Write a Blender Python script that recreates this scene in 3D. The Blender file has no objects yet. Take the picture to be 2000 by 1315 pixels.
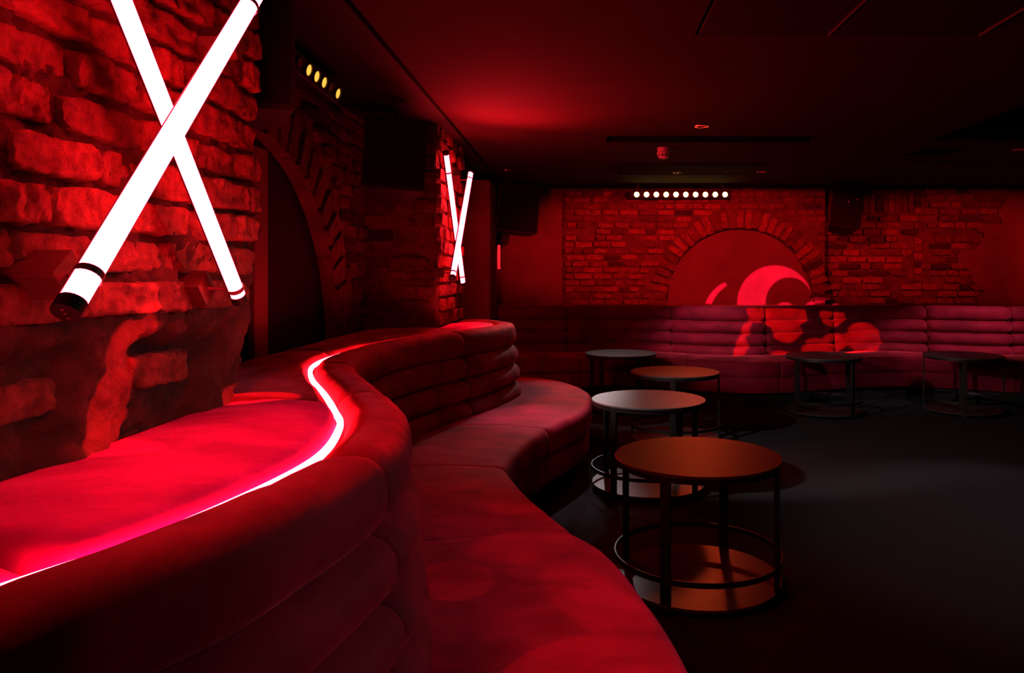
import bpy, bmesh, math, random
from mathutils import Vector, noise, Matrix
random.seed(7)
C = bpy.context.scene.collection
SC = bpy.context.scene
PI = math.pi

# ------------------------------------------------------------------ camera, world, exposure
F, CX, CY, EYE = 1450.0, 1130.0, 535.0, 1.318
cam_d = bpy.data.cameras.new('camera')
cam = bpy.data.objects.new('camera', cam_d); C.objects.link(cam)
cam.location = (0, 0, EYE); cam.rotation_euler = (PI/2, 0, 0)
cam_d.sensor_width = 36.0; cam_d.lens = F*36/2000
cam_d.shift_x = (1000-CX)/2000; cam_d.shift_y = (CY-657.5)/2000
cam_d.clip_start = 0.02
SC.camera = cam
w = bpy.data.worlds.new('world'); SC.world = w; w.use_nodes = True
w.node_tree.nodes['Background'].inputs[0].default_value = (1, .5, .55, 1)
w.node_tree.nodes['Background'].inputs[1].default_value = 0.0008
vs = SC.view_settings
SC.display_settings.display_device = 'sRGB'
vs.view_transform = 'Standard'; vs.look = 'None'; vs.exposure = 0.0; vs.gamma = 1.0; vs.use_curve_mapping = False

def wp(px, py, Y):
    return Vector(((px-CX)/F*Y, Y, EYE-(py-CY)/F*Y))

# ------------------------------------------------------------------ lights of the room and added fills
def lamp(name, kind, loc, target, energy, col, **kw):
    d = bpy.data.lights.new(name, kind); d.energy = energy; d.color = col
    for k, v in kw.items(): setattr(d, k, v)
    o = bpy.data.objects.new(name, d); C.objects.link(o); o.location = loc
    if target is not None:
        o.rotation_euler = (Vector(target)-Vector(loc)).to_track_quat('-Z', 'Y').to_euler()
    return o
RED = (1, .012, .022)
WHITE = (1, .88, .86)
# red par washes on the brick of the far wall
def wide(o, k): o.scale = (k, 1, 1); return o       # a spot with an oval, barn-door like field
wide(lamp('red_wash', 'SPOT', (1.3, 5.9, 2.28), (1.45, 8.7, 1.60), 400, RED, spot_size=math.radians(33), spot_blend=.7, shadow_soft_size=.03), 3.9)
wide(lamp('red_wash_right', 'SPOT', (4.4, 6.6, 2.28), (4.6, 8.9, 1.62), 110, RED, spot_size=math.radians(38), spot_blend=.8, shadow_soft_size=.03), 3.2)
lamp('red_side_glow', 'SPOT', (6.0, 7.5, 1.95), (6.0, 8.9, 1.6), 70, RED, spot_size=1.3, spot_blend=1, shadow_soft_size=.05)
lamp('red_uplight', 'SPOT', (-.60, 4.95, 1.86), (-.36, 4.72, 2.35), 135, RED, spot_size=2.3, spot_blend=1, shadow_soft_size=.04)
# amber red beam of the far light bar, white spot left of it, pale low beams from the left alcove, ceiling spots, added fills
lamp('far_bar_beam', 'SPOT', (1.35, 8.35, 2.10), (.55, 3.3, .4), 46, (1, .06, .015), spot_size=.9, spot_blend=.6, shadow_soft_size=.12)
lamp('white_spot', 'SPOT', (.22, 8.1, 2.22), (-.32, 4.88, .42), 105, (1, .80, .80), spot_size=.42, spot_blend=.7, shadow_soft_size=.05)
wide(lamp('left_bar_beam', 'SPOT', (-1.0, 3.7, 1.78), (2.1, 7.5, .55), 230, WHITE, spot_size=math.radians(14), spot_blend=.6, shadow_soft_size=.03), 3.2)
wide(lamp('bench_spot', 'SPOT', (1.0, 6.4, 2.30), (1.42, 8.0, .62), 230, (1, .46, .56), spot_size=math.radians(24), spot_blend=.8, shadow_soft_size=.03), 1.5)
wide(lamp('bench_spot_right', 'SPOT', (4.4, 6.4, 2.30), (4.15, 8.05, .62), 280, (1, .46, .56), spot_size=math.radians(26), spot_blend=.8, shadow_soft_size=.03), 2.0)
lamp('seat_fill', 'SPOT', (-.05, 5.15, 2.31), (-.25, 4.45, .45), 85, (1, .70, .74), spot_size=.46, spot_blend=.8, shadow_soft_size=.04)  # added light to brighten the seats, no known fixture
lamp('left_bar_beam_floor', 'SPOT', (-1.0, 3.6, 1.90), (1.55, 5.4, 0), 190, WHITE, spot_size=.62, spot_blend=.5, shadow_soft_size=.03)
lamp('ceiling_spot', 'SPOT', (2.9, 4.3, 2.33), (2.55, 3.9, 0), 60, WHITE, spot_size=1.2, spot_blend=.5, shadow_soft_size=.03)
lamp('table_fill', 'SPOT', (.35, 8.25, 2.25), (.41, 7.2, .55), 55, WHITE, spot_size=.40, spot_blend=.4, shadow_soft_size=.03)  # added light that makes the far left tabletop look pale
wide(lamp('table_fill_right', 'SPOT', (2.9, 4.9, 2.31), (2.95, 7.02, .62), 60, WHITE, spot_size=.17, spot_blend=.6, shadow_soft_size=.03), 3.0)  # added light lifting the two tabletops on the right
lamp('pilaster_fill', 'SPOT', (-.35, 6.3, 2.25), (-1.08, 7.48, 1.5), 16, RED, spot_size=.9, spot_blend=1, shadow_soft_size=.04)  # added red light to brighten the pilaster
lamp('right_fill_spot', 'SPOT', (3.6, 2.6, 2.2), (-.38, 1.9, .70), 130, WHITE, spot_size=.5, spot_blend=.7, shadow_soft_size=.06)  # added white fill for the near back rolls

# projectors: a spot whose gobo is cut into ellipses, each given where it lands on a plane of the room
import numpy as np
def gobo(name, loc, target, energy, col, size, groups, soft=.004, fill=0.0):
    o = lamp(name, 'SPOT', loc, target, energy, col, spot_size=size, spot_blend=.1, shadow_soft_size=soft)
    bpy.context.view_layer.update()
    inv = o.matrix_world.inverted()
    d = o.data; d.use_nodes = True; nt = d.node_tree
    em = nt.nodes['Emission']
    def M(op, a, b=None, clamp=False):
        n = nt.nodes.new('ShaderNodeMath'); n.operation = op; n.use_clamp = clamp
        for k, v in enumerate((a, b)):
            if v is None: continue
            if isinstance(v, (int, float)): n.inputs[k].default_value = v
            else: nt.links.new(v, n.inputs[k])
        return n.outputs[0]
    tc = nt.nodes.new('ShaderNodeTexCoord'); sp = nt.nodes.new('ShaderNodeSeparateXYZ')
    nt.links.new(tc.outputs['Normal'], sp.inputs[0])
    u = M('DIVIDE', sp.outputs[0], sp.outputs[2]); v = M('DIVIDE', sp.outputs[1], sp.outputs[2])
    cb = nt.nodes.new('ShaderNodeCombineXYZ'); nt.links.new(u, cb.inputs[0]); nt.links.new(v, cb.inputs[1]); cb.inputs[2].default_value = 1
    total = fill
    for pts, fn, shapes, strength in groups:
        A = []
        for (px, py) in pts:
            q = inv @ fn(px, py); a, b = q.x/q.z, q.y/q.z
            A.append([a, b, 1, 0, 0, 0, -px*a, -px*b, -px]); A.append([0, 0, 0, a, b, 1, -py*a, -py*b, -py])
        H = np.linalg.svd(np.array(A))[2][-1].reshape(3, 3); H = H/H[2, 2]
        dots = []
        for r in H:
            n = nt.nodes.new('ShaderNodeVectorMath'); n.operation = 'DOT_PRODUCT'; nt.links.new(cb.outputs[0], n.inputs[0]); n.inputs[1].default_value = tuple(float(x) for x in r)
            dots.append(n.outputs['Value'])
        X = M('DIVIDE', dots[0], dots[2]); Y = M('DIVIDE', dots[1], dots[2])
        for shp in shapes:
            m_ = None
            for (cx, cy, rx, ry, ang, inside) in shp:
                ca, sa = math.cos(ang), math.sin(ang)
                dx, dy = M('SUBTRACT', X, float(cx)), M('SUBTRACT', Y, float(cy))
                a = M('DIVIDE', M('ADD', M('MULTIPLY', dx, ca), M('MULTIPLY', dy, sa)), float(rx))
                b = M('DIVIDE', M('SUBTRACT', M('MULTIPLY', dy, ca), M('MULTIPLY', dx, sa)), float(ry))
                r = M('SQRT', M('ADD', M('MULTIPLY', a, a), M('MULTIPLY', b, b)))
                e = min(rx, ry)/2.5     # edge about 2.5 px wide
                k = M('MULTIPLY', M('SUBTRACT', 1.0, r), e if inside else -e, True)
                m_ = k if m_ is None else M('MULTIPLY', m_, k)
            total = M('MAXIMUM', total, M('MULTIPLY', m_, strength))
    nt.links.new(total, em.inputs['Strength'])
    return o
def on_wall(px, py): return wp(px, py, 8.77)
def on_bench(px, py): return wp(px, py, 8.20)
def on_seat(px, py): return wp(px, py, (EYE-.46)*F/(py-CY))
BIG = 900
UP = (1500, 602-BIG, BIG, BIG, 0, True)          # keeps a shape above the sofa back
DN = (1600, 604+BIG, BIG, BIG, 0, True)
wall_shapes = [
    [(1513, 592, 75, 75, 0, True), (1541, 591, 45, 48, 0, False), UP],
    [(1444, 616, 72, 72, 0, True), (1459, 622, 74, 74, 0, False), (1390, 580, 38, 40, 0, True), UP],
    [(1532, 612, 24, 23, 0, True), UP],
    [(1604, 622, 45, 40, 0, True), UP]]
bench_shapes = [
    [(1538, 618, 40, 36, 0, True), DN], [(1547, 652, 25, 27, .2, True)], [(1598, 684, 26, 24, 0, True)], [(1626, 664, 22, 20, 0, True)],
    [(1618, 612, 22, 24, 0, True), DN], [(1672, 662, 36, 40, 0, True), (1640, 700, 24, 30, 0, False)], [(1470, 698, 15, 24, .2, True)], [(1478, 660, 9, 34, .35, True)],
    [(1490, 622, 11, 26, -.5, True), DN], [(1610, 712, 40, 18, .2, True)], [(1640, 728, 36, 14, 0, True)], [(1545, 704, 22, 9, 0, True)]]
gobo('projector', (-.95, 3.75, 2.22), (2.5, 8.6, 1.0), 7500, (1, .012, .085), .75,
     [([(1380, 520), (1620, 520), (1620, 640), (1380, 640)], on_wall, wall_shapes, 1.0)])
gobo('projector_low', (-.95, 3.75, 2.22), (2.5, 8.6, 1.0), 6500, (1, .022, .012), .75,
     [([(1450, 600), (1720, 600), (1720, 740), (1450, 740)], on_bench, bench_shapes, .8)])
seat_shapes = [
    [(1020, 1068, 112, 34, -.12, True)], [(890, 1135, 78, 40, 0, True)], [(1180, 1330, 215, 92, -.08, True)], [(1170, 1180, 130, 55, .5, True)], [(1010, 990, 60, 18, 0, True)]]
def on_pier(px, py):
    Y = .985*F/(CX-px); return wp(px, py, Y)
strip_shapes = [[(212, 790, 52, 190, .28, True)], [(462, 800, 50, 40, .5, True)]]
gobo('added_strip_gobo', (1.25, 1.1, 2.2), (-.98, 1.55, 1.12), 1700, (1, .012, .02), .8,  # added lamp, throws the bright strips onto the lower pier
     [([(100, 650), (300, 650), (480, 800), (150, 930)], on_pier, strip_shapes, 1.0)], soft=.006)
gobo('red_projector', (.9, .2, 2.2), (-.05, 2.1, .45), 80, (1, .02, .03), 1.1,
     [([(860, 1000), (1150, 1050), (1300, 1300), (880, 1300)], on_seat, seat_shapes, 1.0)], fill=.12)

# ------------------------------------------------------------------ materials
def mat(name):
    m = bpy.data.materials.new(name); m.use_nodes = True
    nt = m.node_tree
    return m, nt, nt.nodes['Principled BSDF']
def N(nt, t, **kw):
    n = nt.nodes.new(t)
    for k, v in kw.items():
        if k in n.inputs.keys(): n.inputs[k].default_value = v
        else: setattr(n, k, v)
    return n
def ramp(nt, src, stops):
    r = nt.nodes.new('ShaderNodeValToRGB')
    el = r.color_ramp.elements
    while len(el) < len(stops): el.new(.5)
    for e, (p, c) in zip(el, stops): e.position = p; e.color = (*c, 1)
    nt.links.new(src, r.inputs[0]); return r
def plain(name, col, rough=.5, metal=0.0, spec=.5):
    m, nt, b = mat(name)
    b.inputs['Base Color'].default_value = (*col, 1); b.inputs['Roughness'].default_value = rough
    b.inputs['Metallic'].default_value = metal; b.inputs['Specular IOR Level'].default_value = spec
    return m
def noisy(name, c0, c1, scale, rough=.85, bump=.4, bscale=60, dist=.01, obj_random=False, spec=.3, stretch=(1, 1, 1), detail=8, dark=.22, brough=.65):
    m, nt, b = mat(name)
    tc = N(nt, 'ShaderNodeNewGeometry')
    mp = N(nt, 'ShaderNodeMapping'); mp.inputs['Scale'].default_value = stretch
    nt.links.new(tc.outputs['Position'], mp.inputs['Vector'])
    n1 = N(nt, 'ShaderNodeTexNoise', Scale=scale, Detail=detail, Roughness=.6)
    nt.links.new(mp.outputs[0], n1.inputs['Vector'])
    r = ramp(nt, n1.outputs[0], [(.3, c0), (.7, c1)])
    out = r.outputs[0]
    if obj_random:
        oi = N(nt, 'ShaderNodeObjectInfo')
        r2 = ramp(nt, oi.outputs['Random'], [(0, (dark,)*3), (.06, (dark*1.3,)*3), (.13, (.62, .62, .62)), (1, (1.35, 1.28, 1.2))])
        mx = N(nt, 'ShaderNodeMix', data_type='RGBA', blend_type='MULTIPLY'); mx.inputs[0].default_value = 1
        nt.links.new(out, mx.inputs[6]); nt.links.new(r2.outputs[0], mx.inputs[7]); out = mx.outputs[2]
    nt.links.new(out, b.inputs['Base Color'])
    b.inputs['Roughness'].default_value = rough; b.inputs['Specular IOR Level'].default_value = spec
    n2 = N(nt, 'ShaderNodeTexNoise', Scale=bscale, Detail=10, Roughness=brough)
    nt.links.new(mp.outputs[0], n2.inputs['Vector'])
    bp = N(nt, 'ShaderNodeBump', Strength=bump, Distance=dist)
    nt.links.new(n2.outputs[0], bp.inputs['Height']); nt.links.new(bp.outputs[0], b.inputs['Normal'])
    return m
def velvet(name, col, tint, streak=(1, 1, 1), sheen=.7):
    m, nt, b = mat(name)
    tc = N(nt, 'ShaderNodeNewGeometry')
    mp = N(nt, 'ShaderNodeMapping'); mp.inputs['Scale'].default_value = streak
    nt.links.new(tc.outputs['Position'], mp.inputs['Vector'])
    n1 = N(nt, 'ShaderNodeTexNoise', Scale=5, Detail=5, Roughness=.55, Distortion=.3)
    nt.links.new(mp.outputs[0], n1.inputs['Vector'])
    lo = tuple(c*.72 for c in col); hi = tuple(min(1, c*1.2) for c in col)
    r = ramp(nt, n1.outputs[0], [(.36, lo), (.64, hi)])
    nt.links.new(r.outputs[0], b.inputs['Base Color'])
    b.inputs['Roughness'].default_value = .75; b.inputs['Specular IOR Level'].default_value = .12
    r2 = ramp(nt, n1.outputs[0], [(.40, (sheen*.45,)*3), (.62, (sheen,)*3)])
    nt.links.new(r2.outputs[0], b.inputs['Sheen Weight'])
    b.inputs['Sheen Roughness'].default_value = .42
    b.inputs['Sheen Tint'].default_value = (*tint, 1)
    n2 = N(nt, 'ShaderNodeTexNoise', Scale=900, Detail=2)
    nt.links.new(tc.outputs['Position'], n2.inputs['Vector'])
    n3 = N(nt, 'ShaderNodeTexNoise', Scale=9, Detail=4, Distortion=1.0)
    nt.links.new(mp.outputs[0], n3.inputs['Vector'])
    b1 = N(nt, 'ShaderNodeBump', Strength=.25, Distance=.001); b2 = N(nt, 'ShaderNodeBump', Strength=.35, Distance=.012)
    nt.links.new(n3.outputs[0], b2.inputs['Height']); nt.links.new(n2.outputs[0], b1.inputs['Height'])
    nt.links.new(b2.outputs[0], b1.inputs['Normal']); nt.links.new(b1.outputs[0], b.inputs['Normal'])
    return m
def glow(name, col, strength):
    m, nt, b = mat(name)
    b.inputs['Base Color'].default_value = (.05, .05, .05, 1)
    b.inputs['Emission Color'].default_value = (*col, 1); b.inputs['Emission Strength'].default_value = strength
    return m

M_TUBE = glow('tube_glow', (1, .0155, .028), 86)
M_STRIP = glow('strip_glow', (1, .024, .040), 48)
M_LENS = glow('lens_glow', (1, .62, .16), 9)
M_AMBER = glow('amber_glow', (1, .40, .05), 1.6)
M_LED = glow('pilot_light', (1, .02, .03), .5)
M_BRICK = noisy('old_brick', (.11, .024, .018), (.29, .072, .052), 22, bump=.8, bscale=70, dist=.012, obj_random=True)
M_BRICK_NEAR = noisy('old_brick_near', (.14, .026, .022), (.50, .105, .085), 30, bump=1, bscale=55, dist=.022, obj_random=True, dark=.7, brough=.75)
M_MORTAR_NEAR = noisy('lime_mortar_near', (.05, .012, .009), (.18, .044, .036), 12, bump=1, bscale=45, dist=.022, brough=.75)
M_MORTAR = noisy('lime_mortar', (.065, .018, .014), (.185, .054, .042), 7, bump=.9, bscale=38, dist=.016)
M_PLASTER = noisy('smooth_plaster', (.13, .045, .038), (.20, .072, .062), 3, bump=.25, bscale=24, dist=.006)
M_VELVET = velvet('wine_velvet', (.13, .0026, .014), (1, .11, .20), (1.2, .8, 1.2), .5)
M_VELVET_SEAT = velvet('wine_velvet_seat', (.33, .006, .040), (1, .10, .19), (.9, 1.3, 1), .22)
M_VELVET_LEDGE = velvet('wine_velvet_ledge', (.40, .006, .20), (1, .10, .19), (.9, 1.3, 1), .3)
M_VELVET_FAR = velvet('wine_velvet_far', (.13, .0022, .014), (1, .12, .20), (.9, 1, 1.8), .5)
M_CARPET = noisy('charcoal_carpet', (.018, .018, .021), (.034, .034, .040), 160, rough=1, bump=.8, bscale=420, dist=.004, spec=.05)
M_CEIL = noisy('dark_ceiling_paint', (.026, .011, .011), (.036, .015, .015), 2.5, rough=.9, spec=.12, bump=.15, bscale=18, dist=.004)
M_BLACK = plain('black_paint', (.006, .006, .006), .8, 0, .15)
M_CAB = plain('black_cabinet', (.008, .008, .008), .55, 0, .3)
M_METAL = plain('black_metal', (.006, .006, .006), .4, 0, .3)
M_TOP = noisy('dark_laminate', (.030, .028, .028), (.042, .040, .040), 40, rough=.46, bump=.05, bscale=400, dist=.001, spec=.36)
M_SHELF = noisy('shelf_laminate', (.030, .027, .027), (.038, .036, .036), 30, rough=.34, bump=.03, bscale=400, dist=.001, spec=.26)
M_BASE = plain('black_plinth', (.010, .009, .010), .8, 0, .2)
M_WOOD = noisy('bracket_wood', (.07, .028, .02), (.11, .045, .032), 14, bump=.2, bscale=40, dist=.003, stretch=(1, 1, 6))
M_CLAMP = plain('clear_clamp', (.20, .05, .05), .35)
M_STEEL = plain('brushed_steel', (.6, .55, .55), .3, 1.0)
M_WHITE = plain('white_plastic', (.7, .62, .62), .45)

# ------------------------------------------------------------------ helpers
def tag(o, label=None, cat=None, group=None, kind=None):
    if label: o['label'] = label
    if cat: o['category'] = cat
    if group: o['group'] = group
    if kind: o['kind'] = kind
    return o
def empty(name, loc, rz=0.0):
    o = bpy.data.objects.new(name, None); C.objects.link(o)
    o.location = loc; o.rotation_euler = (0, 0, rz); o.empty_display_size = .1
    return o
def wloc(o):
    v = Vector((0, 0, 0))
    while o is not None:
        v = v+o.location; o = o.parent
    return v
def link(name, me, m, parent=None):
    o = bpy.data.objects.new(name, me); C.objects.link(o)
    if m and not me.materials: me.materials.append(m)
    if parent: o.parent = parent
    return o
def mesh(name, verts, faces, m, parent=None, smooth=False, local=False, fix=True):
    """one mesh object from world-space vertices (or the parent's own space when local)"""
    off = Vector((0, 0, 0)) if (local or parent is None) else wloc(parent)
    me = bpy.data.meshes.new(name)
    me.from_pydata([Vector(v)-off for v in verts], [], faces)
    if fix:
        bm = bmesh.new(); bm.from_mesh(me); bmesh.ops.recalc_face_normals(bm, faces=bm.faces[:]); bm.to_mesh(me); bm.free()
    if smooth:
        for p in me.polygons: p.use_smooth = True
    me.update()
    return link(name, me, m, parent)
def from_bm(name, bm, m, parent=None, smooth=False):
    me = bpy.data.meshes.new(name)
    bmesh.ops.recalc_face_normals(bm, faces=bm.faces[:])
    bm.to_mesh(me); bm.free()
    if smooth:
        for p in me.polygons: p.use_smooth = True
    return link(name, me, m, parent)
def bm_box(bm, c, s, bevel=0.0, rot=None):
    r = bmesh.ops.create_cube(bm, size=1.0)
    vs_ = r['verts']
    for v in vs_: v.co = Vector((v.co.x*s[0], v.co.y*s[1], v.co.z*s[2]))
    if bevel:
        es = list({e for v in vs_ for e in v.link_edges})
        rb = bmesh.ops.bevel(bm, geom=es, offset=bevel, segments=2, affect='EDGES', profile=.5)
        vs_ = list({v for v in rb['verts']} | {v for v in vs_ if v.is_valid})
    for v in vs_:
        if rot: v.co = rot @ v.co
        v.co += Vector(c)
def box(name, c, s, m, parent=None, bevel=0.0, rot=None):
    bm = bmesh.new()
    if parent is not None and False: pass
    bm_box(bm, c, s, bevel, rot)
    return from_bm(name, bm, m, parent)
def bm_tube(bm, p0, p1, r, seg=14, caps=True):
    p0, p1 = Vector(p0), Vector(p1); d = p1-p0
    q = d.to_track_quat('Z', 'Y').to_matrix()
    rings = []
    for p in (p0, p1):
        rings.append([bm.verts.new(p+q @ Vector((r*math.cos(2*PI*k/seg), r*math.sin(2*PI*k/seg), 0))) for k in range(seg)])
    for k in range(seg):
        bm.faces.new((rings[0][k], rings[0][(k+1) % seg], rings[1][(k+1) % seg], rings[1][k]))
    if caps: bm.faces.new(rings[0]); bm.faces.new(rings[1])
def bm_lathe(bm, prof, seg=48, c=(0, 0, 0), closed=False):
    """prof: (r,z) list, revolved about z"""
    rings = []
    for r, z in prof:
        rings.append([bm.verts.new((c[0]+r*math.cos(2*PI*k/seg), c[1]+r*math.sin(2*PI*k/seg), c[2]+z)) for k in range(seg)])
    n = len(prof)
    for i in range(n if closed else n-1):
        a, b = rings[i], rings[(i+1) % n]
        for k in range(seg):
            bm.faces.new((a[k], a[(k+1) % seg], b[(k+1) % seg], b[k]))
    if not closed:
        bm.faces.new(rings[0]); bm.faces.new(rings[-1])
def fbm(p, s, o=4):
    return noise.fractal(Vector(p)*s, .8, 2.0, o)

# ------------------------------------------------------------------ room shell: floor
mesh('floor', [(-3, -2, 0), (9, -2, 0), (9, 9.2, 0), (-3, 9.2, 0), (-3, -2, -.1), (9, -2, -.1), (9, 9.2, -.1), (-3, 9.2, -.1)],
     [(0, 1, 2, 3), (7, 6, 5, 4), (0, 4, 5, 1), (1, 5, 6, 2), (2, 6, 7, 3), (3, 7, 4, 0)], M_CARPET)['kind'] = 'structure'

# ceiling with its recesses
HC = 2.35
holes = [(.216, 5.56, 1.81, 5.82, .12), (2.72, 2.0, 6.2, 5.75, .35), (2.84, 6.06, 3.22, 6.5, .25), (.50, 1.7, 1.72, 3.2, .06)]
X0, X1, Y0, Y1 = -.86, 9.0, -2.0, 9.2
xs = sorted({X0, X1, *[h[0] for h in holes], *[h[2] for h in holes]}); ys = sorted({Y0, Y1, *[h[1] for h in holes], *[h[3] for h in holes]})
V, Fc = [], []
def quad(a, b, c, d):
    n = len(V); V.extend([a, b, c, d]); Fc.append((n, n+1, n+2, n+3))
for i in range(len(xs)-1):
    for j in range(len(ys)-1):
        mx, my = (xs[i]+xs[i+1])/2, (ys[j]+ys[j+1])/2
        if any(h[0] < mx < h[2] and h[1] < my < h[3] for h in holes): continue
        quad((xs[i], ys[j], HC), (xs[i], ys[j+1], HC), (xs[i+1], ys[j+1], HC), (xs[i+1], ys[j], HC))
quad((X0, Y0, HC+.4), (X1, Y0, HC+.4), (X1, Y1, HC+.4), (X0, Y1, HC+.4))
ceil = mesh('ceiling', V, Fc, M_CEIL, fix=False); ceil['kind'] = 'structure'
def recess(name, h, m):
    x0, y0, x1, y1, d = h
    z0, z1 = HC-.001, HC+d
    return mesh(name, [(x0, y0, z0), (x1, y0, z0), (x1, y1, z0), (x0, y1, z0), (x0, y0, z1), (x1, y0, z1), (x1, y1, z1), (x0, y1, z1)],
         [(0, 1, 5, 4), (1, 2, 6, 5), (2, 3, 7, 6), (3, 0, 4, 7), (4, 5, 6, 7)], m, ceil)
recess('slot_recess', holes[0], M_BLACK); recess('deep_recess', holes[1], M_BLACK)
recess('square_recess', holes[2], M_BLACK); recess('panel_recess', holes[3], M_BLACK)
# black bulkhead along the left wall, over the alcove
mesh('ceiling_left', [(-2.2, -2, 2.32), (-.86, -2, 2.32), (-.86, 9.2, 2.32), (-2.2, 9.2, 2.32), (-2.2, -2, 2.75), (-.86, -2, 2.75), (-.86, 9.2, 2.75), (-2.2, 9.2, 2.75)],
     [(0, 1, 2, 3), (7, 6, 5, 4), (0, 4, 5, 1), (1, 5, 6, 2), (2, 6, 7, 3), (3, 7, 4, 0)], M_BLACK)['kind'] = 'structure'

# ------------------------------------------------------------------ bricks
def brick_mesh(name, m, cx, cy, cz, seed, rough, rnd):
    """unit brick, 1 long (x), 1 deep (y), 1 high (z), worn and uneven"""
    V, Fc, idx = [], [], {}
    def vid(i, j, k):
        key = (i, j, k)
        if key not in idx:
            p = Vector((i/cx-.5, j/cy-.5, k/cz-.5))
            e = Vector((abs(p.x)*2, abs(p.y)*2, abs(p.z)*2))
            q = Vector(p)
            # round the arrises
            q.x *= 1-rnd*.35*max(e.y if e.y > .99 else 0, 0)*(e.z**6)
            q.z *= 1-rnd*max(0, e.x-.7)*.9-rnd*.25*(e.y**8)
            s = Vector((p.x*3.0, p.y*1.0, p.z*1.0))
            d = noise.noise_vector(s*1.3+Vector((seed*7.1, seed*3.3, 0)))*.55+noise.noise_vector(s*3.7+Vector((seed*5.7, 0, seed)))*.35
            q += Vector((d.x*rough*.20, d.y*rough*.8, d.z*rough*.45))
            idx[key] = len(V); V.append(q)
        return idx[key]
    for i in range(cx):
        for k in range(cz):
            Fc.append((vid(i, 0, k), vid(i+1, 0, k), vid(i+1, 0, k+1), vid(i, 0, k+1)))
    for j in range(cy):
        for i in range(cx):
            Fc.append((vid(i, j, 0), vid(i, j+1, 0), vid(i+1, j+1, 0), vid(i+1, j, 0)))
            Fc.append((vid(i, j, cz), vid(i+1, j, cz), vid(i+1, j+1, cz), vid(i, j+1, cz)))
        for k in range(cz):
            Fc.append((vid(0, j, k), vid(0, j, k+1), vid(0, j+1, k+1), vid(0, j+1, k)))
            Fc.append((vid(cx, j, k), vid(cx, j+1, k), vid(cx, j+1, k+1), vid(cx, j, k+1)))
    me = bpy.data.meshes.new(name); me.from_pydata(V, [], Fc); me.materials.append(m)
    bm = bmesh.new(); bm.from_mesh(me); bmesh.ops.recalc_face_normals(bm, faces=bm.faces[:]); bm.to_mesh(me); bm.free()
    return me
FAR_B = [brick_mesh('brick', M_BRICK, 3, 1, 2, s, .22, .25) for s in range(8)]
M_BRICK_ALC = noisy('shaded_brick', (.05, .013, .010), (.15, .040, .030), 22, bump=.8, bscale=70, dist=.012, obj_random=True)  # darker brick copy: the alcove's dimness is put into the colour
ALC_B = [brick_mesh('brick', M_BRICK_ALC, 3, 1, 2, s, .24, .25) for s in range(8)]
NEAR_B = [brick_mesh('brick', M_BRICK_NEAR, 22, 2, 9, s+20, .34, .30) for s in range(10)]
for me in NEAR_B:
    for p in me.polygons: p.use_smooth = True
def brick(parent, u, v, L, H, proud, rz, plane, along, variants, tilt=0.0, depth=.07):
    """plane: coordinate of the wall face; along 'x' (faces -y) or 'y' (faces +x)"""
    o = bpy.data.objects.new('brick', random.choice(variants)); C.objects.link(o); o.parent = parent
    if along == 'x': o.location = Vector((u, plane-proud+depth/2, v))-parent.location
    else: o.location = Vector((plane+proud-depth/2, u, v))-parent.location
    o.rotation_euler = (0, -tilt, rz)
    o.scale = (L, depth, H)
    return o
def courses(parent, u0, u1, v0, v1, plane, along, variants, keep, L=.215, H=.070, joint=.013, jit=.008, proud=.012, miss=.05, depth=.07, off=None):
    rz = 0 if along == 'x' else PI/2
    r = 0; v = v0+H/2
    n = 0
    while v < v1:
        u = u0-(L*.5 if r % 2 else 0)+random.uniform(-.03, .03)
        while u < u1:
            l = L*random.uniform(.82, 1.12) if random.random() > .22 else L*.52
            a, b = max(u, u0+.002), min(u+l, u1-.002)
            if b-a > .05 and random.random() > miss and keep((a+b)/2, v):
                brick(parent, (a+b)/2, v+random.uniform(-.004, .004), b-a, H*random.uniform(.90, 1.06), proud+random.uniform(-jit, jit)+(off((a+b)/2, v) if off else 0), rz, plane, along, variants, random.uniform(-.02, .02), depth); n += 1
            u += l+joint
        v += H+joint; r += 1
    return n
def backing(name, u0, u1, v0, v1, plane, along, step, amp, m, skip=None, sc=9.0, fn=None, parent=None):
    nu, nv = max(1, round((u1-u0)/step)), max(1, round((v1-v0)/step))
    V, Fc = [], []
    for j in range(nv+1):
        for i in range(nu+1):
            u, v = u0+(u1-u0)*i/nu, v0+(v1-v0)*j/nv
            d = fn(u, v) if fn else amp*fbm((u, v, plane*3), sc)
            V.append((u, plane-d, v) if along == 'x' else (plane+d, u, v))
    for j in range(nv):
        for i in range(nu):
            uc, vc = u0+(u1-u0)*(i+.5)/nu, v0+(v1-v0)*(j+.5)/nv
            if skip and skip(uc, vc): continue
            a = j*(nu+1)+i
            Fc.append((a, a+1, a+nu+2, a+nu+1) if along == 'x' else (a, a+1, a+nu+2, a+nu+1))
    o = mesh(name, V, Fc, m, parent, smooth=True, fix=False)
    if parent is None: o['kind'] = 'structure'
    return o
def side(parent, name, pts, m):
    return mesh(name, pts, [(0, 1, 2, 3)], m, parent)

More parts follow.
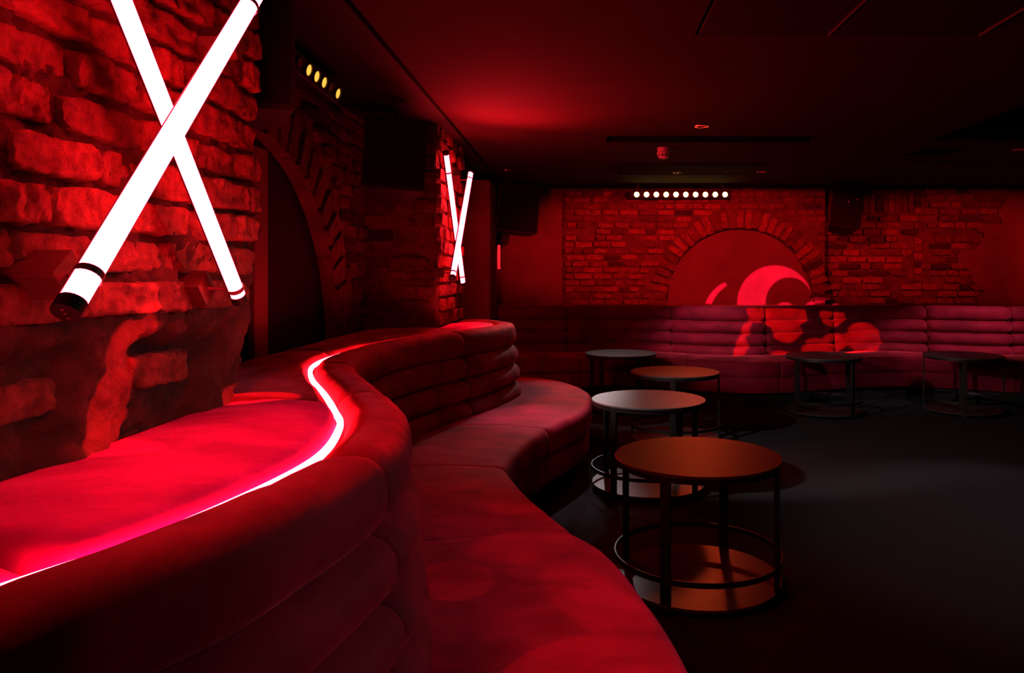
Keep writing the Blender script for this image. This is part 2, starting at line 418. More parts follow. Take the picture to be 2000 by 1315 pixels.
# left: near brick pier (carries the big crossed tubes)
WX = -.95
def low(u, v):
    """the lower wall stands back under an uneven overhang, but for two plaster ribs"""
    e = 1.19+.05*fbm((u, 0, 5.5), 3.0)
    k = min(1, max(0, (e-v)/.05)); k = k*k*(3-2*k)
    def rib(c, h, lean):
        x = (u-c-lean*(v-1.1))/h
        return max(0, 1-x**4) if abs(x) < 1 else 0
    return -.058*k*(1-max(rib(1.50, .11, .35), rib(2.06, .12, .5)))
def near_fn(u, v):
    d = .020*fbm((u, v, 1.0), 6, 5)+.013*fbm((u*1.0, v, 7.7), 22, 4)
    return d-.008+low(u, v)
w_near = backing('wall_left_pier', .35, 2.17, .945, 2.34, WX, 'y', .0085, .02, M_MORTAR_NEAR, fn=near_fn)
def keep_near(u, v):
    if v > 1.22: return fbm((u, v, 9.1), 3.0) > -.55
    return fbm((u, v, 4.2), 3.2) > -.02 and low(u, v) < -.05
courses(w_near, .38, 2.165, .965, 2.33, WX, 'y', NEAR_B, keep_near, L=.225, H=.074, joint=.014, jit=.014, proud=.014, miss=.03, depth=.07, off=low)
side(w_near, 'pier_return', [(WX-.09, 2.165, .945), (-1.45, 2.165, .945), (-1.45, 2.165, 2.34), (WX-.09, 2.165, 2.34)], M_MORTAR)

# left: alcove wall with the arched niche
AX, AY, AZ, AR = -1.42, 3.28, .86, 1.08
def in_arch(u, v, r): return (u-AY)**2+((v-AZ)*1.0)**2 < r*r or (abs(u-AY) < r and v < AZ)
w_alc = backing('wall_left_alcove', 2.17, 4.94, .945, 2.34, AX, 'y', .03, .008, M_MORTAR, skip=lambda u, v: in_arch(u, v, AR+.03))
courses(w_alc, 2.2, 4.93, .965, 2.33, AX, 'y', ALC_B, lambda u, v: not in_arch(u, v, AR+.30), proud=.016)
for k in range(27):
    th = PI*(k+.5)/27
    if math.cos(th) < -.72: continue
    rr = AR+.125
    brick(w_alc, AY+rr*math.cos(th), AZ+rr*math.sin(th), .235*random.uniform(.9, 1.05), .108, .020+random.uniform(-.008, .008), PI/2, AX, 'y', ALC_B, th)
V, Fc = [], []
for k in range(41):
    th = PI*k/40
    y, z = AY+(AR+.012)*math.cos(th), AZ+(AR+.012)*math.sin(th)
    V += [(AX+.01, y, z), (AX-.07, y, z)]
for k in range(40): Fc.append((2*k, 2*k+1, 2*k+3, 2*k+2))
mesh('arch_soffit', V, Fc, M_MORTAR, w_alc, smooth=True)
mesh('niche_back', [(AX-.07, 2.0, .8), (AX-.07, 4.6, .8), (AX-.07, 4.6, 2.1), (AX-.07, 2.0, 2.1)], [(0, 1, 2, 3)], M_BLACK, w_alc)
box('niche_post', (AX-.055, 3.42, 1.40), (.03, .15, 1.0), M_PLASTER, w_alc, .006)

# left: second brick pier (carries the distant crossed tubes) and the smooth pilaster behind it
w_p2 = backing('wall_left_pier_far', 4.94, 6.0, .945, 2.34, WX, 'y', .02, .010, M_MORTAR, sc=12)
courses(w_p2, 4.95, 6.0, .965, 2.33, WX, 'y', FAR_B, lambda u, v: fbm((u, v, 2.2), 3) > -.5, L=.19, proud=.020, jit=.016, H=.085)
backing('pier_face', -1.45, WX, .945, 2.34, 4.94, 'x', .02, .008, M_MORTAR, parent=w_p2)
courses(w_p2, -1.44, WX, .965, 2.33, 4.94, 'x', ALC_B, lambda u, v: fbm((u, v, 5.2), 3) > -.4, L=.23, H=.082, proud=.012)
side(w_p2, 'pier_return', [(WX-.01, 6.0, .945), (-1.6, 6.0, .945), (-1.6, 6.0, 2.34), (WX-.01, 6.0, 2.34)], M_MORTAR)
box('wall_left_pilaster', (-1.20, 7.75, 1.54), (.62, .55, 1.46), M_PLASTER, None, .025)['kind'] = 'structure'
side_wall = backing('wall_left_rear', 6.0, 9.0, .0, 2.36, -1.5, 'y', .5, .0, M_PLASTER)
box('trim_1', (-.862, 8.06, 1.5), (.03, .06, .26), M_STEEL)['kind'] = 'structure'

# back wall
WY = 8.72
w_pl = backing('wall_back_plaster', -1.5, -.18, .6, 2.36, WY+.02, 'x', .03, .006, M_PLASTER, sc=5)
BXC, BZC, BR = 1.894, 1.00, .845
def in_b(u, v, r): return (u-BXC)**2+(v-BZC)**2 < r*r or (abs(u-BXC) < r and v < BZC)
w_b = backing('wall_back', -.18, 2.89, .6, 2.36, WY, 'x', .03, .010, M_MORTAR, skip=lambda u, v: in_b(u, v, BR+.02), sc=7)
courses(w_b, -.16, 2.895, .88, 2.35, WY, 'x', FAR_B, lambda u, v: not in_b(u, v, BR+.255) and fbm((u, v, 8.0), 2.2) > -.62, L=.20, H=.060, joint=.015, proud=.022, jit=.012, miss=.04)
for k in range(31):
    th = PI*(k+.5)/31
    rr = BR+.115
    if BXC+rr*math.cos(th) > 2.90: continue
    brick(w_b, BXC+rr*math.cos(th), BZC+rr*math.sin(th), .215*random.uniform(.78, 1.16), .078*random.uniform(.78, 1.12), .018+random.uniform(-.013, .013), 0, WY, 'x', FAR_B, th+random.uniform(-.07, .07))
V, Fc = [], []
for k in range(49):
    th = PI*k/48
    x, z = BXC+(BR+.006)*math.cos(th), BZC+(BR+.006)*math.sin(th)
    V += [(x, WY-.01, z), (x, WY+.07, z)]
for k in range(48): Fc.append((2*k, 2*k+1, 2*k+3, 2*k+2))
mesh('arch_soffit', V, Fc, M_PLASTER, w_b, smooth=True)
mesh('arch_infill', [(.9, WY+.06, .6), (2.89, WY+.06, .6), (2.89, WY+.06, 2.0), (.9, WY+.06, 2.0)], [(0, 1, 2, 3)], M_PLASTER, w_b)
side(w_b, 'wall_return', [(2.893, WY-.01, .6), (2.893, WY+.3, .6), (2.893, WY+.3, 2.36), (2.893, WY-.01, 2.36)], M_MORTAR)
# set-back brick wall on the right, plaster left on its far corner
RYW = 8.90
def plaster_patch(u, v): return u > 4.72+.45*fbm((u, v, 1), 1.6)-.35*(v-1.5)*(1 if v > 1.5 else .4)+(.5 if v > 1.9 else 0)
w_r = backing('wall_back_right', 2.85, 6.6, .6, 2.36, RYW, 'x', .03, .010, M_MORTAR, sc=7)
def keep_r(u, v):
    if 2.9 < u < 4.08 and v > 2.02 and v < 2.30: return False
    if 3.98 < u < 4.14: return False
    return not plaster_patch(u, v) and fbm((u, v, 6.0), 2.0) > -.6
courses(w_r, 2.9, 5.6, .88, 2.35, RYW, 'x', FAR_B, keep_r, L=.225, H=.068, joint=.014, proud=.024, jit=.012, miss=.05)
for k in range(15):
    brick(w_r, 2.98+k*.077, 2.165, .235, .066, .012+random.uniform(-.006, .006), 0, RYW, 'x', FAR_B, PI/2)
for k in range(16):
    brick(w_r, 4.06, .9+k*.09, .09*random.uniform(.8, 1.2), .075, .024, 0, RYW, 'x', FAR_B)
backing('plaster_patch', 4.0, 6.6, .7, 2.30, RYW-.028, 'x', .035, .006, M_PLASTER, skip=lambda u, v: not plaster_patch(u, v), sc=5, parent=w_r)
# ragged joint between wall and ceiling
box('trim_2', (3.0, 8.66, 2.335), (9.0, .10, .04), M_BLACK)['kind'] = 'structure'

# ------------------------------------------------------------------ curved banquettes
def catmull(P, t):
    n = len(P)-1; t = max(0.0, min(n-1e-6, t)); i = int(t); f = t-i
    p0, p1, p2, p3 = P[max(i-1, 0)], P[i], P[i+1], P[min(i+2, n)]
    return Vector([.5*((2*b)+(c-a)*f+(2*a-5*b+4*c-d)*f*f+(3*b-a-3*c+d)*f**3) for a, b, c, d in zip(p0, p1, p2, p3)])
class Plan:
    def __init__(s, B, Fr): s.B, s.F = B, Fr
    def at(s, t, o):
        b, f = catmull(s.B, t), catmull(s.F, t)
        return b+(f-b)*(o/.77)
def sweep(name, plan, t0, t1, prof, m, parent, ds=.03, pinch=0.0, deep=.55, wob=0.0, gap=.0):
    """closed (offset,z) profile carried along the plan from t0 to t1, drawn in at both ends like upholstery"""
    oc = sum(p[0] for p in prof)/len(prof); zc = sum(p[1] for p in prof)/len(prof)
    ts = [t0+(t1-t0)*i/400 for i in range(401)]
    pts = [plan.at(t, oc) for t in ts]
    acc = [0.0]
    for a, b in zip(pts, pts[1:]): acc.append(acc[-1]+(b-a).length)
    L = acc[-1]
    st = [gap]
    if pinch:
        st += [gap+pinch*x for x in (.06, .15, .3, .5, .75, 1.0)]
    n = max(2, int((L-2*pinch)/ds))
    mid = [pinch+gap+(L-2*pinch-2*gap)*i/n for i in range(1, n)] if pinch else [gap+(L-2*gap)*i/n for i in range(1, n)]
    st += mid
    if pinch: st += [L-gap-pinch*x for x in (1.0, .75, .5, .3, .15, .06)]
    st += [L-gap]
    V, Fc = [], []; k = len(prof); j = 0
    for s_ in st:
        while j < 399 and acc[j+1] < s_: j += 1
        f = (s_-acc[j])/max(1e-9, acc[j+1]-acc[j]); t = ts[j]+(ts[j+1]-ts[j])*max(0, min(1, f))
        e = min(s_-gap, L-gap-s_)
        sc = 1.0
        if pinch and e < pinch:
            x = 1-e/pinch; sc = deep+(1-deep)*math.sqrt(max(0, 1-x*x))
        for (o, z) in prof:
            p = plan.at(t, oc+(o-oc)*sc); zz = zc+(z-zc)*sc
            if wob: 
                d = wob*fbm((p.x, p.y, zz), 5.0)
                zz += d
            V.append((p.x, p.y, zz))
    ns = len(st)
    for i in range(ns-1):
        for q in range(k):
            Fc.append((i*k+q, i*k+(q+1) % k, (i+1)*k+(q+1) % k, (i+1)*k+q))
    Fc.append(tuple(range(k))); Fc.append(tuple((ns-1)*k+q for q in range(k)))
    return mesh(name, V, Fc, m, parent, smooth=True)
def superell(oc, zc, a, b, n=2.6, k=22, lean=0.0):
    out = []
    for i in range(k):
        th = 2*PI*i/k; c, s = math.cos(th), math.sin(th)
        x = abs(c)**(2/n)*(1 if c > 0 else -1); y = abs(s)**(2/n)*(1 if s > 0 else -1)
        out.append((oc+a*x+lean*y, zc+b*y))
    return out
def rrect(o0, o1, z0, z1, r, k=4, crown=0.0):
    out = []
    for (cx, cz, a0) in ((o1-r, z1-r, 0), (o0+r, z1-r, PI/2), (o0+r, z0+r, PI), (o1-r, z0+r, 3*PI/2)):
        for i in range(k+1):
            a = a0+PI/2*i/k; out.append((cx+r*math.cos(a), cz+r*math.sin(a)))
        if a0 == 0 and crown:
            for i in range(1, 6):
                x = i/6; out.append(((o1-r)+(o0-o1+2*r)*x, z1+crown*math.sin(PI*x)))
    return out
ROLLS = [superell(.090, .884, .083, .083, 2.5), superell(.098, .740, .094, .0735, 2.15), superell(.106, .606, .100, .072, 2.15), superell(.114, .476, .106, .071, 2.15)]

def banquette(root, plan, t_range, back_seams, seat_seams, mv, ms, ds, pin=.055, dp=.76):
    for a, b in zip(back_seams, back_seams[1:]):
        bp = sweep('backrest_panel', plan, a, b, rrect(.008, .09, .30, .88, .02), mv, root, ds)
        for k, pr in enumerate(ROLLS):
            sweep('channel', plan, a, b, pr, mv, bp, ds, pinch=pin, deep=dp, wob=.004, gap=.001)
    for a, b in zip(seat_seams, seat_seams[1:]):
        sweep('seat_cushion', plan, a, b, rrect(.13, .785, .285, .452, .045, 5, .012), ms, root, ds, pinch=.05, deep=.93, wob=.004, gap=.001)
        sweep('seat_front', plan, a, b, rrect(.16, .765, .135, .29, .01, 2), ms, root, ds, pinch=.02, deep=.97, gap=.001)
    sweep('base', plan, t_range[0], t_range[1], rrect(.16, .70, .0, .14, .004, 1), M_BASE, root, ds)

PB = [(-1.0, .15), (-.80, .62), (-.70, .895), (-.61, 1.10), (-.542, 1.50), (-.595, 1.854), (-.68, 2.076), (-.805, 2.36), (-.98, 2.73), (-1.10, 3.08),
      (-1.13, 3.414), (-1.10, 3.80), (-.98, 4.25), (-.80, 4.7), (-.66, 5.08), (-.60, 5.32), (-.66, 5.50), (-.80, 5.62), (-.93, 5.66)]
PF = [(-.35, -.25), (-.12, .25), (.06, .75), (.18, 1.15), (.235, 1.60), (.17, 2.0), (.08, 2.32), (-.035, 2.53), (-.19, 2.88), (-.30, 3.2),
      (-.335, 3.40), (-.29, 3.75), (-.19, 4.12), (.01, 4.62), (.075, 5.05), (.06, 5.5), (-.12, 5.95), (-.40, 6.25), (-.9, 6.35)]
near = Plan(PB, PF)
bq = empty('banquette', (-.3, 2.5, 0))
tag(bq, 'long wavy wine velvet banquette in the left foreground with a glowing strip along its back', 'sofa')
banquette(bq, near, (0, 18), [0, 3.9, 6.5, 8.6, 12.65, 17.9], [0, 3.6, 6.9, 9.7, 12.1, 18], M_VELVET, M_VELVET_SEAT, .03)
st = sweep('led_strip', near, .2, 15.2, rrect(-.010, .006, .925, .941, .003, 1), M_STRIP, bq, .03)
tag(st, 'glowing white-hot red strip light sunk between back roll and ledge')
# ledge cushions between the strip and the wall
def B_at_y(y):
    lo, hi = 0.0, 15.0
    for _ in range(40):
        m_ = (lo+hi)/2
        if catmull(PB, m_).y < y: lo = m_
        else: hi = m_
    return catmull(PB, lo).x
def ledge(y0, y1, xw, zt, shrink=.012):
    ny, nx = max(6, int((y1-y0)/.035)), 14
    V, Fc = [], []
    def row(y, f, zz):
        xb = B_at_y(y)-.014
        return xw+(xb-xw)*f, zz
    top = []
    for j in range(ny+1):
        y = y0+(y1-y0)*j/ny
        e = min(j, ny-j)/ny*(y1-y0)
        r = []
        for i in range(nx+1):
            f = i/nx; f2 = .5-.5*math.cos(PI*f)
            xb = B_at_y(y)-.014
            ex = (xb-(xw+(xb-xw)*f2))
            rnd = lambda d, q: 0 if d > q else q-math.sqrt(max(0, q*q-(q-d)**2))
            z = zt-rnd(ex, .032)-rnd(e, .03)+.012*math.sin(PI*f2)+.003*fbm((f*2, y*3, 0), 2)
            r.append((xw+(xb-xw)*f2, y, z))
        top.append(r)
    for r in top: V += r
    nb = len(V)
    for r in top: V += [(x, y, zt-.09) for x, y, z in r]
    W = nx+1
    for j in range(ny):
        for i in range(nx):
            a = j*W+i; Fc.append((a, a+1, a+W+1, a+W)); Fc.append((nb+a, nb+a+W, nb+a+W+1, nb+a+1))
    for j in range(ny):
        for i in (0, nx):
            a = j*W+i; Fc.append((a, a+W, nb+a+W, nb+a))
    for i in range(nx):
        for j in (0, ny):
            a = j*W+i; Fc.append((a, a+1, nb+a+1, nb+a))
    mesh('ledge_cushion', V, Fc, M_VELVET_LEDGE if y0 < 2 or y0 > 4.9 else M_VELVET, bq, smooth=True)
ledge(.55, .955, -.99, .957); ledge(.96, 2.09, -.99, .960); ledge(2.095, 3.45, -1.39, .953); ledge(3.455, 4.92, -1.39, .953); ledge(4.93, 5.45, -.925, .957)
for (y0, y1, xw) in ((.5, 2.1, -.945), (2.1, 4.92, -1.40), (4.92, 5.5, -.94)):
    V, Fc = [], []
    n = 24
    for j in range(n+1):
        y = y0+(y1-y0)*j/n; xb = B_at_y(y)-.016
        V += [(xw, y, .0), (xb, y, .0), (xb, y, .865), (xw, y, .865)]
    for j in range(n):
        for q in range(4): Fc.append((4*j+q, 4*j+(q+1) % 4, 4*j+4+(q+1) % 4, 4*j+4+q))
    Fc += [(0, 1, 2, 3), (4*n, 4*n+1, 4*n+2, 4*n+3)]
    mesh('ledge_base', V, Fc, M_BASE, bq)

FF = [(-1.2, 7.62), (-.5, 7.60), (.0, 7.66), (.3, 7.86), (.7, 7.76), (1.2, 7.45), (1.75, 7.30), (2.3, 7.45), (2.9, 7.70), (3.5, 7.76), (4.0, 7.54), (4.4, 7.36), (5.0, 7.42), (5.8, 7.7)]
FB = [(-1.2, 8.36), (-.5, 8.37), (-.05, 8.43), (.3, 8.60), (.8, 8.52), (1.3, 8.24), (1.75, 8.10), (2.2, 8.24), (2.85, 8.47), (3.5, 8.52), (4.05, 8.30), (4.4, 8.16), (5.0, 8.22), (5.8, 8.45)]
far = Plan(FB, FF)
bf = empty('banquette', (1.8, 8.0, 0))
tag(bf, 'wavy wine velvet banquette running along the far brick wall behind the small tables', 'sofa')
banquette(bf, far, (0, 13), [0, 1.8, 4.5, 6.6, 8.0, 9.65, 11.5, 13], [0, 2.05, 4.8, 6.45, 8.0, 10.9, 13], M_VELVET_FAR, M_VELVET_FAR, .05, .09, .52)
V, Fc = [], []
for i in range(53):
    p = catmull(FB, i/4)
    V += [(p.x, p.y+.004, .90), (p.x, 8.67, .90), (p.x, 8.67, .955), (p.x, p.y+.004, .955)]
for i in range(52):
    for q in range(4): Fc.append((4*i+q, 4*i+(q+1) % 4, 4*i+4+(q+1) % 4, 4*i+4+q))
mesh('ledge', V, Fc, M_VELVET_FAR, bf)

# ------------------------------------------------------------------ tables
def make_table(loc, rz, label):
    t = empty('side_table', loc, rz)
    tag(t, label, 'table', 'round black side tables')
    R = .35; H = .55
    bm = bmesh.new(); bm_lathe(bm, [(R-.003, H-.014), (R, H-.011), (R, H-.003), (R-.003, H)], 72)
    from_bm('tabletop', bm, M_TOP, t)
    bm = bmesh.new(); bm_lathe(bm, [(R-.012, H-.034), (R-.006, H-.034), (R-.006, H-.0145), (R-.012, H-.0145)], 72, closed=True)
    from_bm('top_rim', bm, M_METAL, t)
    bm = bmesh.new(); bm_lathe(bm, [(R-.004, .128), (R+.002, .128), (R+.002, .150), (R-.004, .150)], 72, closed=True)
    from_bm('guard_ring', bm, M_METAL, t)
    bm = bmesh.new(); bm_lathe(bm, [(R-.004, .032), (R-.004, .044)], 72)
    # two joints that split the shelf board
    sh = from_bm('lower_shelf', bm, M_SHELF, t)
    bm = bmesh.new()
    bm_box(bm, (0, .17, .0441), (.003, .34, .0006)); bm_box(bm, (.1, -.17, .0441), (.003, .32, .0006))
    from_bm('board_joint', bm, M_BLACK, sh)
    for k in range(4):
        a = k*PI/2
        bm = bmesh.new()
        rot = Matrix.Rotation(a, 3, 'Z')
        bm_box(bm, rot @ Vector((R-.012, 0, (H-.014)/2)), (.014, .042, H-.016), .002, rot)
        from_bm('leg', bm, M_METAL, t)
    bm = bmesh.new()
    for k in range(2):
        bm_box(bm, (0, 0, H-.026), (2*R-.03, .02, .02) if k == 0 else (.02, 2*R-.03, .019))
    from_bm('cross_bar', bm, M_METAL, t)
    return t
def copy_tree(o, parent=None):
    c = o.copy(); C.objects.link(c)
    if parent: c.parent = parent
    for ch in list(o.children): copy_tree(ch, c)
    return c
TABLES = [(.504, 3.15, 60, 'round black side table closest to the camera, warm red sheen across its top'),
          (.430, 4.57, 48, 'round side table pushed against the seat end, its lower shelf shining white'),
          (.760, 5.85, 80, 'round side table second from the back in the left row, muted brown-red top'),
          (.410, 7.22, 55, 'pale-topped round side table at the far left before the far banquette'),
          (2.310, 7.00, 30, 'round dark side table before the projected shape on the far banquette'),
          (3.650, 7.05, 65, 'rightmost round side table, before the far banquette under the speaker wall')]
t0 = None
for x, y, r, lb in TABLES:
    if t0 is None: t0 = make_table((x, y, 0), math.radians(r), lb)
    else:
        t = copy_tree(t0); t.location = (x, y, 0); t.rotation_euler = (0, 0, math.radians(r)); t['label'] = lb

# ------------------------------------------------------------------ crossed light tubes
def tube_light(p0, p1, r, wall, label, group, ends=(.08, .92), shift=(.035, .035), turn=0.0):
    p0, p1 = Vector(p0), Vector(p1); d = (p1-p0).normalized(); L = (p1-p0).length
    base = Vector((wall, (p0.y+p1.y)/2, (p0.z+p1.z)/2))
    t = empty('tube_light', base); tag(t, label, 'light', group)
    def put(name, bm, m, par=None, smooth=False):
        bmesh.ops.translate(bm, verts=bm.verts[:], vec=-base)
        return from_bm(name, bm, m, par or t, smooth)
    bm = bmesh.new(); bm_tube(bm, p0+d*.022, p1-d*.022, r, 24); put('glowing_tube', bm, M_TUBE)
    q = d.to_track_quat('Z', 'Y').to_matrix(); wd = Vector((-1, 0, 0)); wd = (wd-d*wd.dot(d)).normalized(); sd = d.cross(wd)
    bm = bmesh.new(); ra, rb = [], []
    for i in range(17):
        th = math.radians(-60+120*i/16); v = wd*math.cos(th)+sd*math.sin(th)
        ra.append([bm.verts.new(p+v*r*1.03) for p in (p0+d*.02, p1-d*.02)]); rb.append([bm.verts.new(p+v*r*1.10) for p in (p0+d*.02, p1-d*.02)])
    for i in range(16):
        bm.faces.new((ra[i][0], ra[i+1][0], ra[i+1][1], ra[i][1])); bm.faces.new((rb[i][0], rb[i][1], rb[i+1][1], rb[i+1][0]))
    for i in (0, 16): bm.faces.new((ra[i][0], ra[i][1], rb[i][1], rb[i][0]))
    put('back_housing', bm, M_CAB)
    for a, b in ((p0, p0+d*.022), (p1, p1-d*.022)):
        bm = bmesh.new(); bm_tube(bm, a, b, r*1.09, 24); cap = put('end_cap', bm, M_CAB)
        q = d.to_track_quat('Z', 'Y').to_matrix(); o = (a-b).normalized()
        bm = bmesh.new()
        for k in (-1, 0, 1):
            c = a+q @ Vector((0, k*r*.5, 0)); bm_tube(bm, c-o*.001, c+o*.0015, r*.13, 8)
        put('screw', bm, M_STEEL, cap)
    for f, sh in zip(ends, shift):
        c = p0+d*(L*f)
        hgt = min(.10, max(.045, abs(c.x-wall)*.55))
        bm = bmesh.new(); bm_box(bm, (wall+hgt/2-.01, c.y+sh, c.z), (hgt, .062, .062), .002, Matrix.Rotation(turn, 3, 'X')); put('bracket_block', bm, M_WOOD)
        # half-ring clamp round the tube with a strap back to the block
        bm = bmesh.new()
        q = d.to_track_quat('Z', 'Y').to_matrix()
        s1, s2 = [], []
        ax = (Vector((wall, c.y+sh, c.z))-c); ax = (ax-d*ax.dot(d)).normalized(); bx = d.cross(ax)
        for i in range(15):
            th = -PI*.75+PI*1.5*i/14
            v = -(ax*math.cos(th))+bx*math.sin(th)
            s1.append(bm.verts.new(c+v*(r+.0025)-d*.006)); s2.append(bm.verts.new(c+v*(r+.0025)+d*.006))
        for i in range(14): bm.faces.new((s1[i], s1[i+1], s2[i+1], s2[i]))
        bm_tube(bm, c+ax*r, Vector((wall+hgt-.014, c.y+sh, c.z)), .004, 8)
        put('clamp', bm, M_CLAMP)
tube_light(wp(128, 612, 1.04), wp(509, -29, 1.685), .0185, WX, 'thick glowing tube light leaning right, in front in the near cross on the brick pier', 'near crossed tube lights', (.075, .90), (.17, .26), .7)
tube_light(wp(469, 588, 1.853), wp(190, -118, 1.29), .0175, WX, 'glowing tube light leaning left, behind in the near cross on the brick pier', 'near crossed tube lights', (.05, .985), (-.02, -.10), .7)
tube_light(wp(870, 296, 5.03), wp(904, 555, 5.70), .0195, WX, 'glowing tube light leaning left, behind in the distant cross on the far pier', 'distant crossed tube lights', (.14, .93))
tube_light(wp(883, 545, 4.85), wp(919, 336, 5.60), .0205, WX, 'glowing tube light leaning right, in front in the distant cross on the far pier', 'distant crossed tube lights', (.05, .92))

# ------------------------------------------------------------------ loudspeakers
def speaker(loc, size, rx, rz, label, leds=True, ry=0.0):
    """cabinet hung under the ceiling, tapering backwards, grille on its front (-y)"""
    t = empty('loudspeaker', loc); t.rotation_euler = (rx, ry, rz)
    tag(t, label, 'speaker', 'hung loudspeakers')
    W, D, H = size
    bm = bmesh.new()
    f = [bm.verts.new(v) for v in ((-W/2, -D/2, -H/2), (W/2, -D/2, -H/2), (W/2, -D/2, H/2), (-W/2, -D/2, H/2))]
    b = [bm.verts.new(v) for v in ((-W*.32, D/2, -H/2), (W*.32, D/2, -H/2), (W*.32, D/2, H/2), (-W*.32, D/2, H/2))]
    bm.faces.new(f); bm.faces.new(b)
    for k in range(4): bm.faces.new((f[k], f[(k+1) % 4], b[(k+1) % 4], b[k]))
    bmesh.ops.bevel(bm, geom=bm.edges[:], offset=.008, segments=2, affect='EDGES')
    cab = from_bm('cabinet', bm, M_CAB, t)
    bm = bmesh.new(); bm_box(bm, (0, -D/2-.004, 0), (W-.03, .008, H-.03), .003); from_bm('grille', bm, M_BLACK, t)
    bm = bmesh.new()
    bm_box(bm, (-W*.36, 0, H/2+.012), (.03, .03, .025)); bm_box(bm, (W*.36, 0, H/2+.012), (.03, .03, .025)); bm_box(bm, (0, 0, H/2+.028), (W*.8, .04, .008)); bm_tube(bm, (0, 0, H/2+.03), (0, 0, H/2+.09), .016, 12)
    from_bm('bracket', bm, M_METAL, t)
    if leds:
        for (x, z, r) in ((.01, H*.12, .006), (W*.30, H*.20, .0045)):
            bm = bmesh.new(); bm_tube(bm, (x, -D/2-.008, z), (x, -D/2-.011, z), r, 10); from_bm('pilot_light', bm, M_LED, t)
    return t
speaker((-1.11, 4.48, 2.00), (.36, .30, .44), math.radians(-10), math.radians(14), 'black loudspeaker hung in front of the far brick pier beside the alcove', False, .06)
speaker((-1.13, 2.55, 2.06), (.30, .28, .42), math.radians(-4), math.radians(20), 'black loudspeaker tucked behind the near pier, only its lower corner showing', False)
speaker((-.67, 8.25, 2.02), (.46, .30, .52), math.radians(-4), math.radians(6), 'black loudspeaker at the far left corner on the plaster wall', False, .09)
speaker((2.98, 8.35, 2.03), (.34, .30, .47), math.radians(-12), math.radians(-8), 'black loudspeaker with two red pilot lights on the right brick wall', True, .16)

# ------------------------------------------------------------------ light bars
def light_bar(base, direction, face, n, step, r, lit, label, m_on):
    t = empty('light_bar', base); tag(t, label, 'light', 'stage light bars')
    base = Vector(base); d = Vector(direction).normalized(); fc = Vector(face).normalized(); up = fc.cross(d)
    L = step*n+.04
    R = Matrix((d, fc, up)).transposed()
    bm = bmesh.new(); bm_box(bm, (0, 0, 0), (L, .06, .085), .006, R); from_bm('housing', bm, M_CAB, t)
    bm = bmesh.new()
    for s in (-1, 1): bm_box(bm, R @ Vector((s*L*.42, -.02, 0))+Vector((0, 0, .075)), (.03, .03, .10), .003, None)
    from_bm('yoke', bm, M_METAL, t)
    for k in range(n):
        c = d*((k-(n-1)/2)*step)+fc*.031
        bm = bmesh.new(); bm_tube(bm, c-fc*.012, c+fc*.006, r, 18); lens = from_bm('lens', bm, m_on if lit[k] else M_STEEL_DK, t)
        lens['label'] = 'lit amber lens' if lit[k] else 'unlit lens'
        bm = bmesh.new()
        q = fc.to_track_quat('Z', 'Y').to_matrix()
        ring = [(r*1.02, 0), (r*1.25, 0), (r*1.25, .012), (r*1.02, .012)]
        vv = []
        for (rr, h) in ring: vv.append([bm.verts.new(c+fc*h+q @ Vector((rr*math.cos(2*PI*i/18), rr*math.sin(2*PI*i/18), 0))) for i in range(18)])
        for a in range(4):
            for i in range(18): bm.faces.new((vv[a][i], vv[a][(i+1) % 18], vv[(a+1) % 4][(i+1) % 18], vv[(a+1) % 4][i]))
        from_bm('bezel', bm, M_METAL, lens)
M_STEEL_DK = plain('unlit_lens', (.12, .08, .08), .25)
light_bar(wp(1329, 380, 8.55), (1, 0, 0), (0, -1, -.12), 10, .1125, .030, [1]*10, 'black light bar of ten bright round lamps at the top of the far brick wall', M_LENS)
lb0, lb1 = wp(600, 136, 3.28), wp(657, 182, 3.68)
stp = (lb1-lb0).length/4
dv = (lb1-lb0).normalized()
fcl = Vector((1, -.12, -.30)).normalized()
light_bar(lb0+dv*stp*1.5-fcl*.031, dv, fcl, 6, stp, .025, [0, 1, 1, 1, 0, 1], 'black light bar with four amber lamps lit, hung high in the left alcove', M_AMBER)

# ------------------------------------------------------------------ small ceiling things
def downlight(loc, label):
    t = empty('downlight', loc); tag(t, label, 'light', 'recessed ceiling downlights')
    bm = bmesh.new(); bm_lathe(bm, [(.036, -.006), (.050, -.006), (.052, -.001), (.036, -.001)], 28, closed=True); from_bm('trim_ring', bm, M_STEEL, t)
    bm = bmesh.new(); bm_lathe(bm, [(.0355, -.002), (.022, .001)], 24); from_bm('lens', bm, M_STEEL_DK, t)
downlight((.86, 5.18, HC), 'small round ceiling downlight nearest the camera, before the long ceiling slot')
downlight((-.72, 7.37, HC), 'small round ceiling downlight above the far left speaker')
downlight((1.85, 7.48, HC), 'small round ceiling downlight above the right end of the far light bar')
downlight((1.0, 7.55, HC), 'small round ceiling downlight above the ceiling grille, left of the light bar')
downlight((3.65, 6.15, HC), 'small round ceiling downlight at the right edge beside the square ceiling opening')
t = empty('smoke_detector', (.695, 6.08, HC)); tag(t, 'small round smoke detector hanging below the long ceiling slot', 'smoke detector')
bm = bmesh.new(); bm_lathe(bm, [(.050, 0), (.050, -.034), (.046, -.036)], 32); from_bm('base', bm, M_WHITE, t)
bm = bmesh.new(); bm_lathe(bm, [(.047, -.036), (.054, -.042), (.054, -.056), (.046, -.074), (.030, -.088), (.012, -.092)], 32); from_bm('sensor_dome', bm, M_WHITE, t, True)
bm = bmesh.new()
for k in range(10):
    a = 2*PI*k/10; bm_box(bm, (.050*math.cos(a), .050*math.sin(a), -.064), (.006, .016, .014), 0, Matrix.Rotation(a, 3, 'Z'))
from_bm('vent_slot', bm, M_BLACK, t)
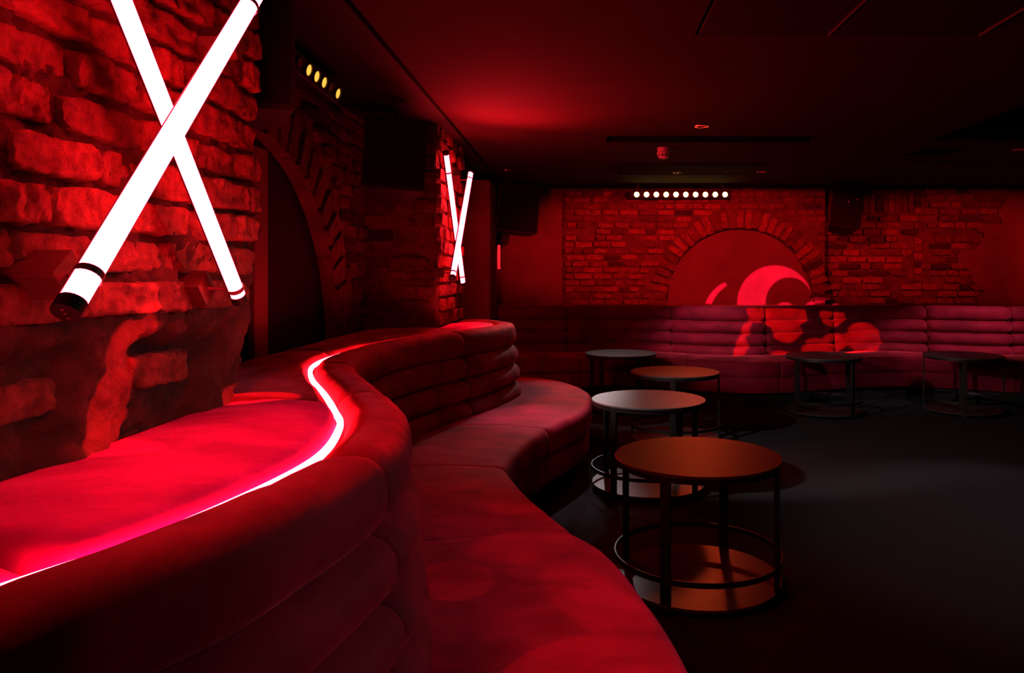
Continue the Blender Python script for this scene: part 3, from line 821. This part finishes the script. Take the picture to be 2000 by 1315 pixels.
# perforated panels in their recess, with a bright metal edge between them
for k, (x0, x1, lb) in enumerate(((.515, 1.06, 'perforated black ceiling panel, the left of the pair at the top edge'), (1.09, 1.705, 'perforated black ceiling panel, the right of the pair at the top edge'))):
    t = empty('ceiling_panel', ((x0+x1)/2, 2.45, HC-.012)); tag(t, lb, 'ceiling panel', 'perforated ceiling panels')
    W, D = x1-x0, 1.44
    bm = bmesh.new(); bm_box(bm, (0, 0, .012), (W, D, .02), .003); from_bm('board', bm, M_BASE, t)
    bm = bmesh.new()
    for i in range(int(W/.045)):
        for j in range(int(D/.045)):
            x, y = -W/2+.03+i*.045, -D/2+.03+j*.045
            if x > W/2-.02 or y > D/2-.02: continue
            r_ = .007; vs_ = [bm.verts.new((x+r_*math.cos(PI/3*q), y+r_*math.sin(PI/3*q), .0015)) for q in range(6)]; bm.faces.new(vs_)
    o = from_bm('perforation', bm, M_BLACK, t); o['kind'] = 'stuff'
    bm = bmesh.new()
    s = 1
    bm_box(bm, (s*(W/2+.006), 0, .006), (.006, D, .022)); from_bm('metal_edge', bm, M_STEEL, t)
# flush ventilation grille ahead of the light bar
t = empty('vent_grille', (1.05, 7.33, HC-.001)); tag(t, 'long dark slatted ventilation grille flush in the ceiling above the far light bar', 'vent')
bm = bmesh.new()
for (c, s) in (((0, .33, -.004), (1.40, .02, .010)), ((0, -.33, -.004), (1.40, .02, .010)), ((-.69, 0, -.004), (.02, .64, .010)), ((.69, 0, -.004), (.02, .64, .010))): bm_box(bm, c, s, .002)
from_bm('frame', bm, M_BASE, t)
sl = bpy.data.meshes.new('slat'); bm = bmesh.new(); bm_box(bm, (0, 0, 0), (.014, .64, .006), 0, Matrix.Rotation(.5, 3, 'Y')); bm.to_mesh(sl); bm.free(); sl.materials.append(M_BASE)
for k in range(34):
    o = bpy.data.objects.new('slat', sl); C.objects.link(o); o.parent = t; o.location = (-.66+k*.04, 0, -.004)
# hatch panel by the square opening
t = empty('ceiling_hatch', (3.35, 7.1, HC)); tag(t, 'flat square access hatch in the ceiling beyond the square opening at the right', 'hatch')
bm = bmesh.new(); bm_box(bm, (0, 0, -.004), (.62, .6, .008), .002); from_bm('door_leaf', bm, M_CEIL, t)
bm = bmesh.new()
for (c, s) in (((0, .31, -.006), (.66, .02, .012)), ((0, -.31, -.006), (.66, .02, .012)), ((-.32, 0, -.006), (.02, .6, .012)), ((.32, 0, -.006), (.02, .6, .012))): bm_box(bm, c, s)
from_bm('frame', bm, M_BASE, t)
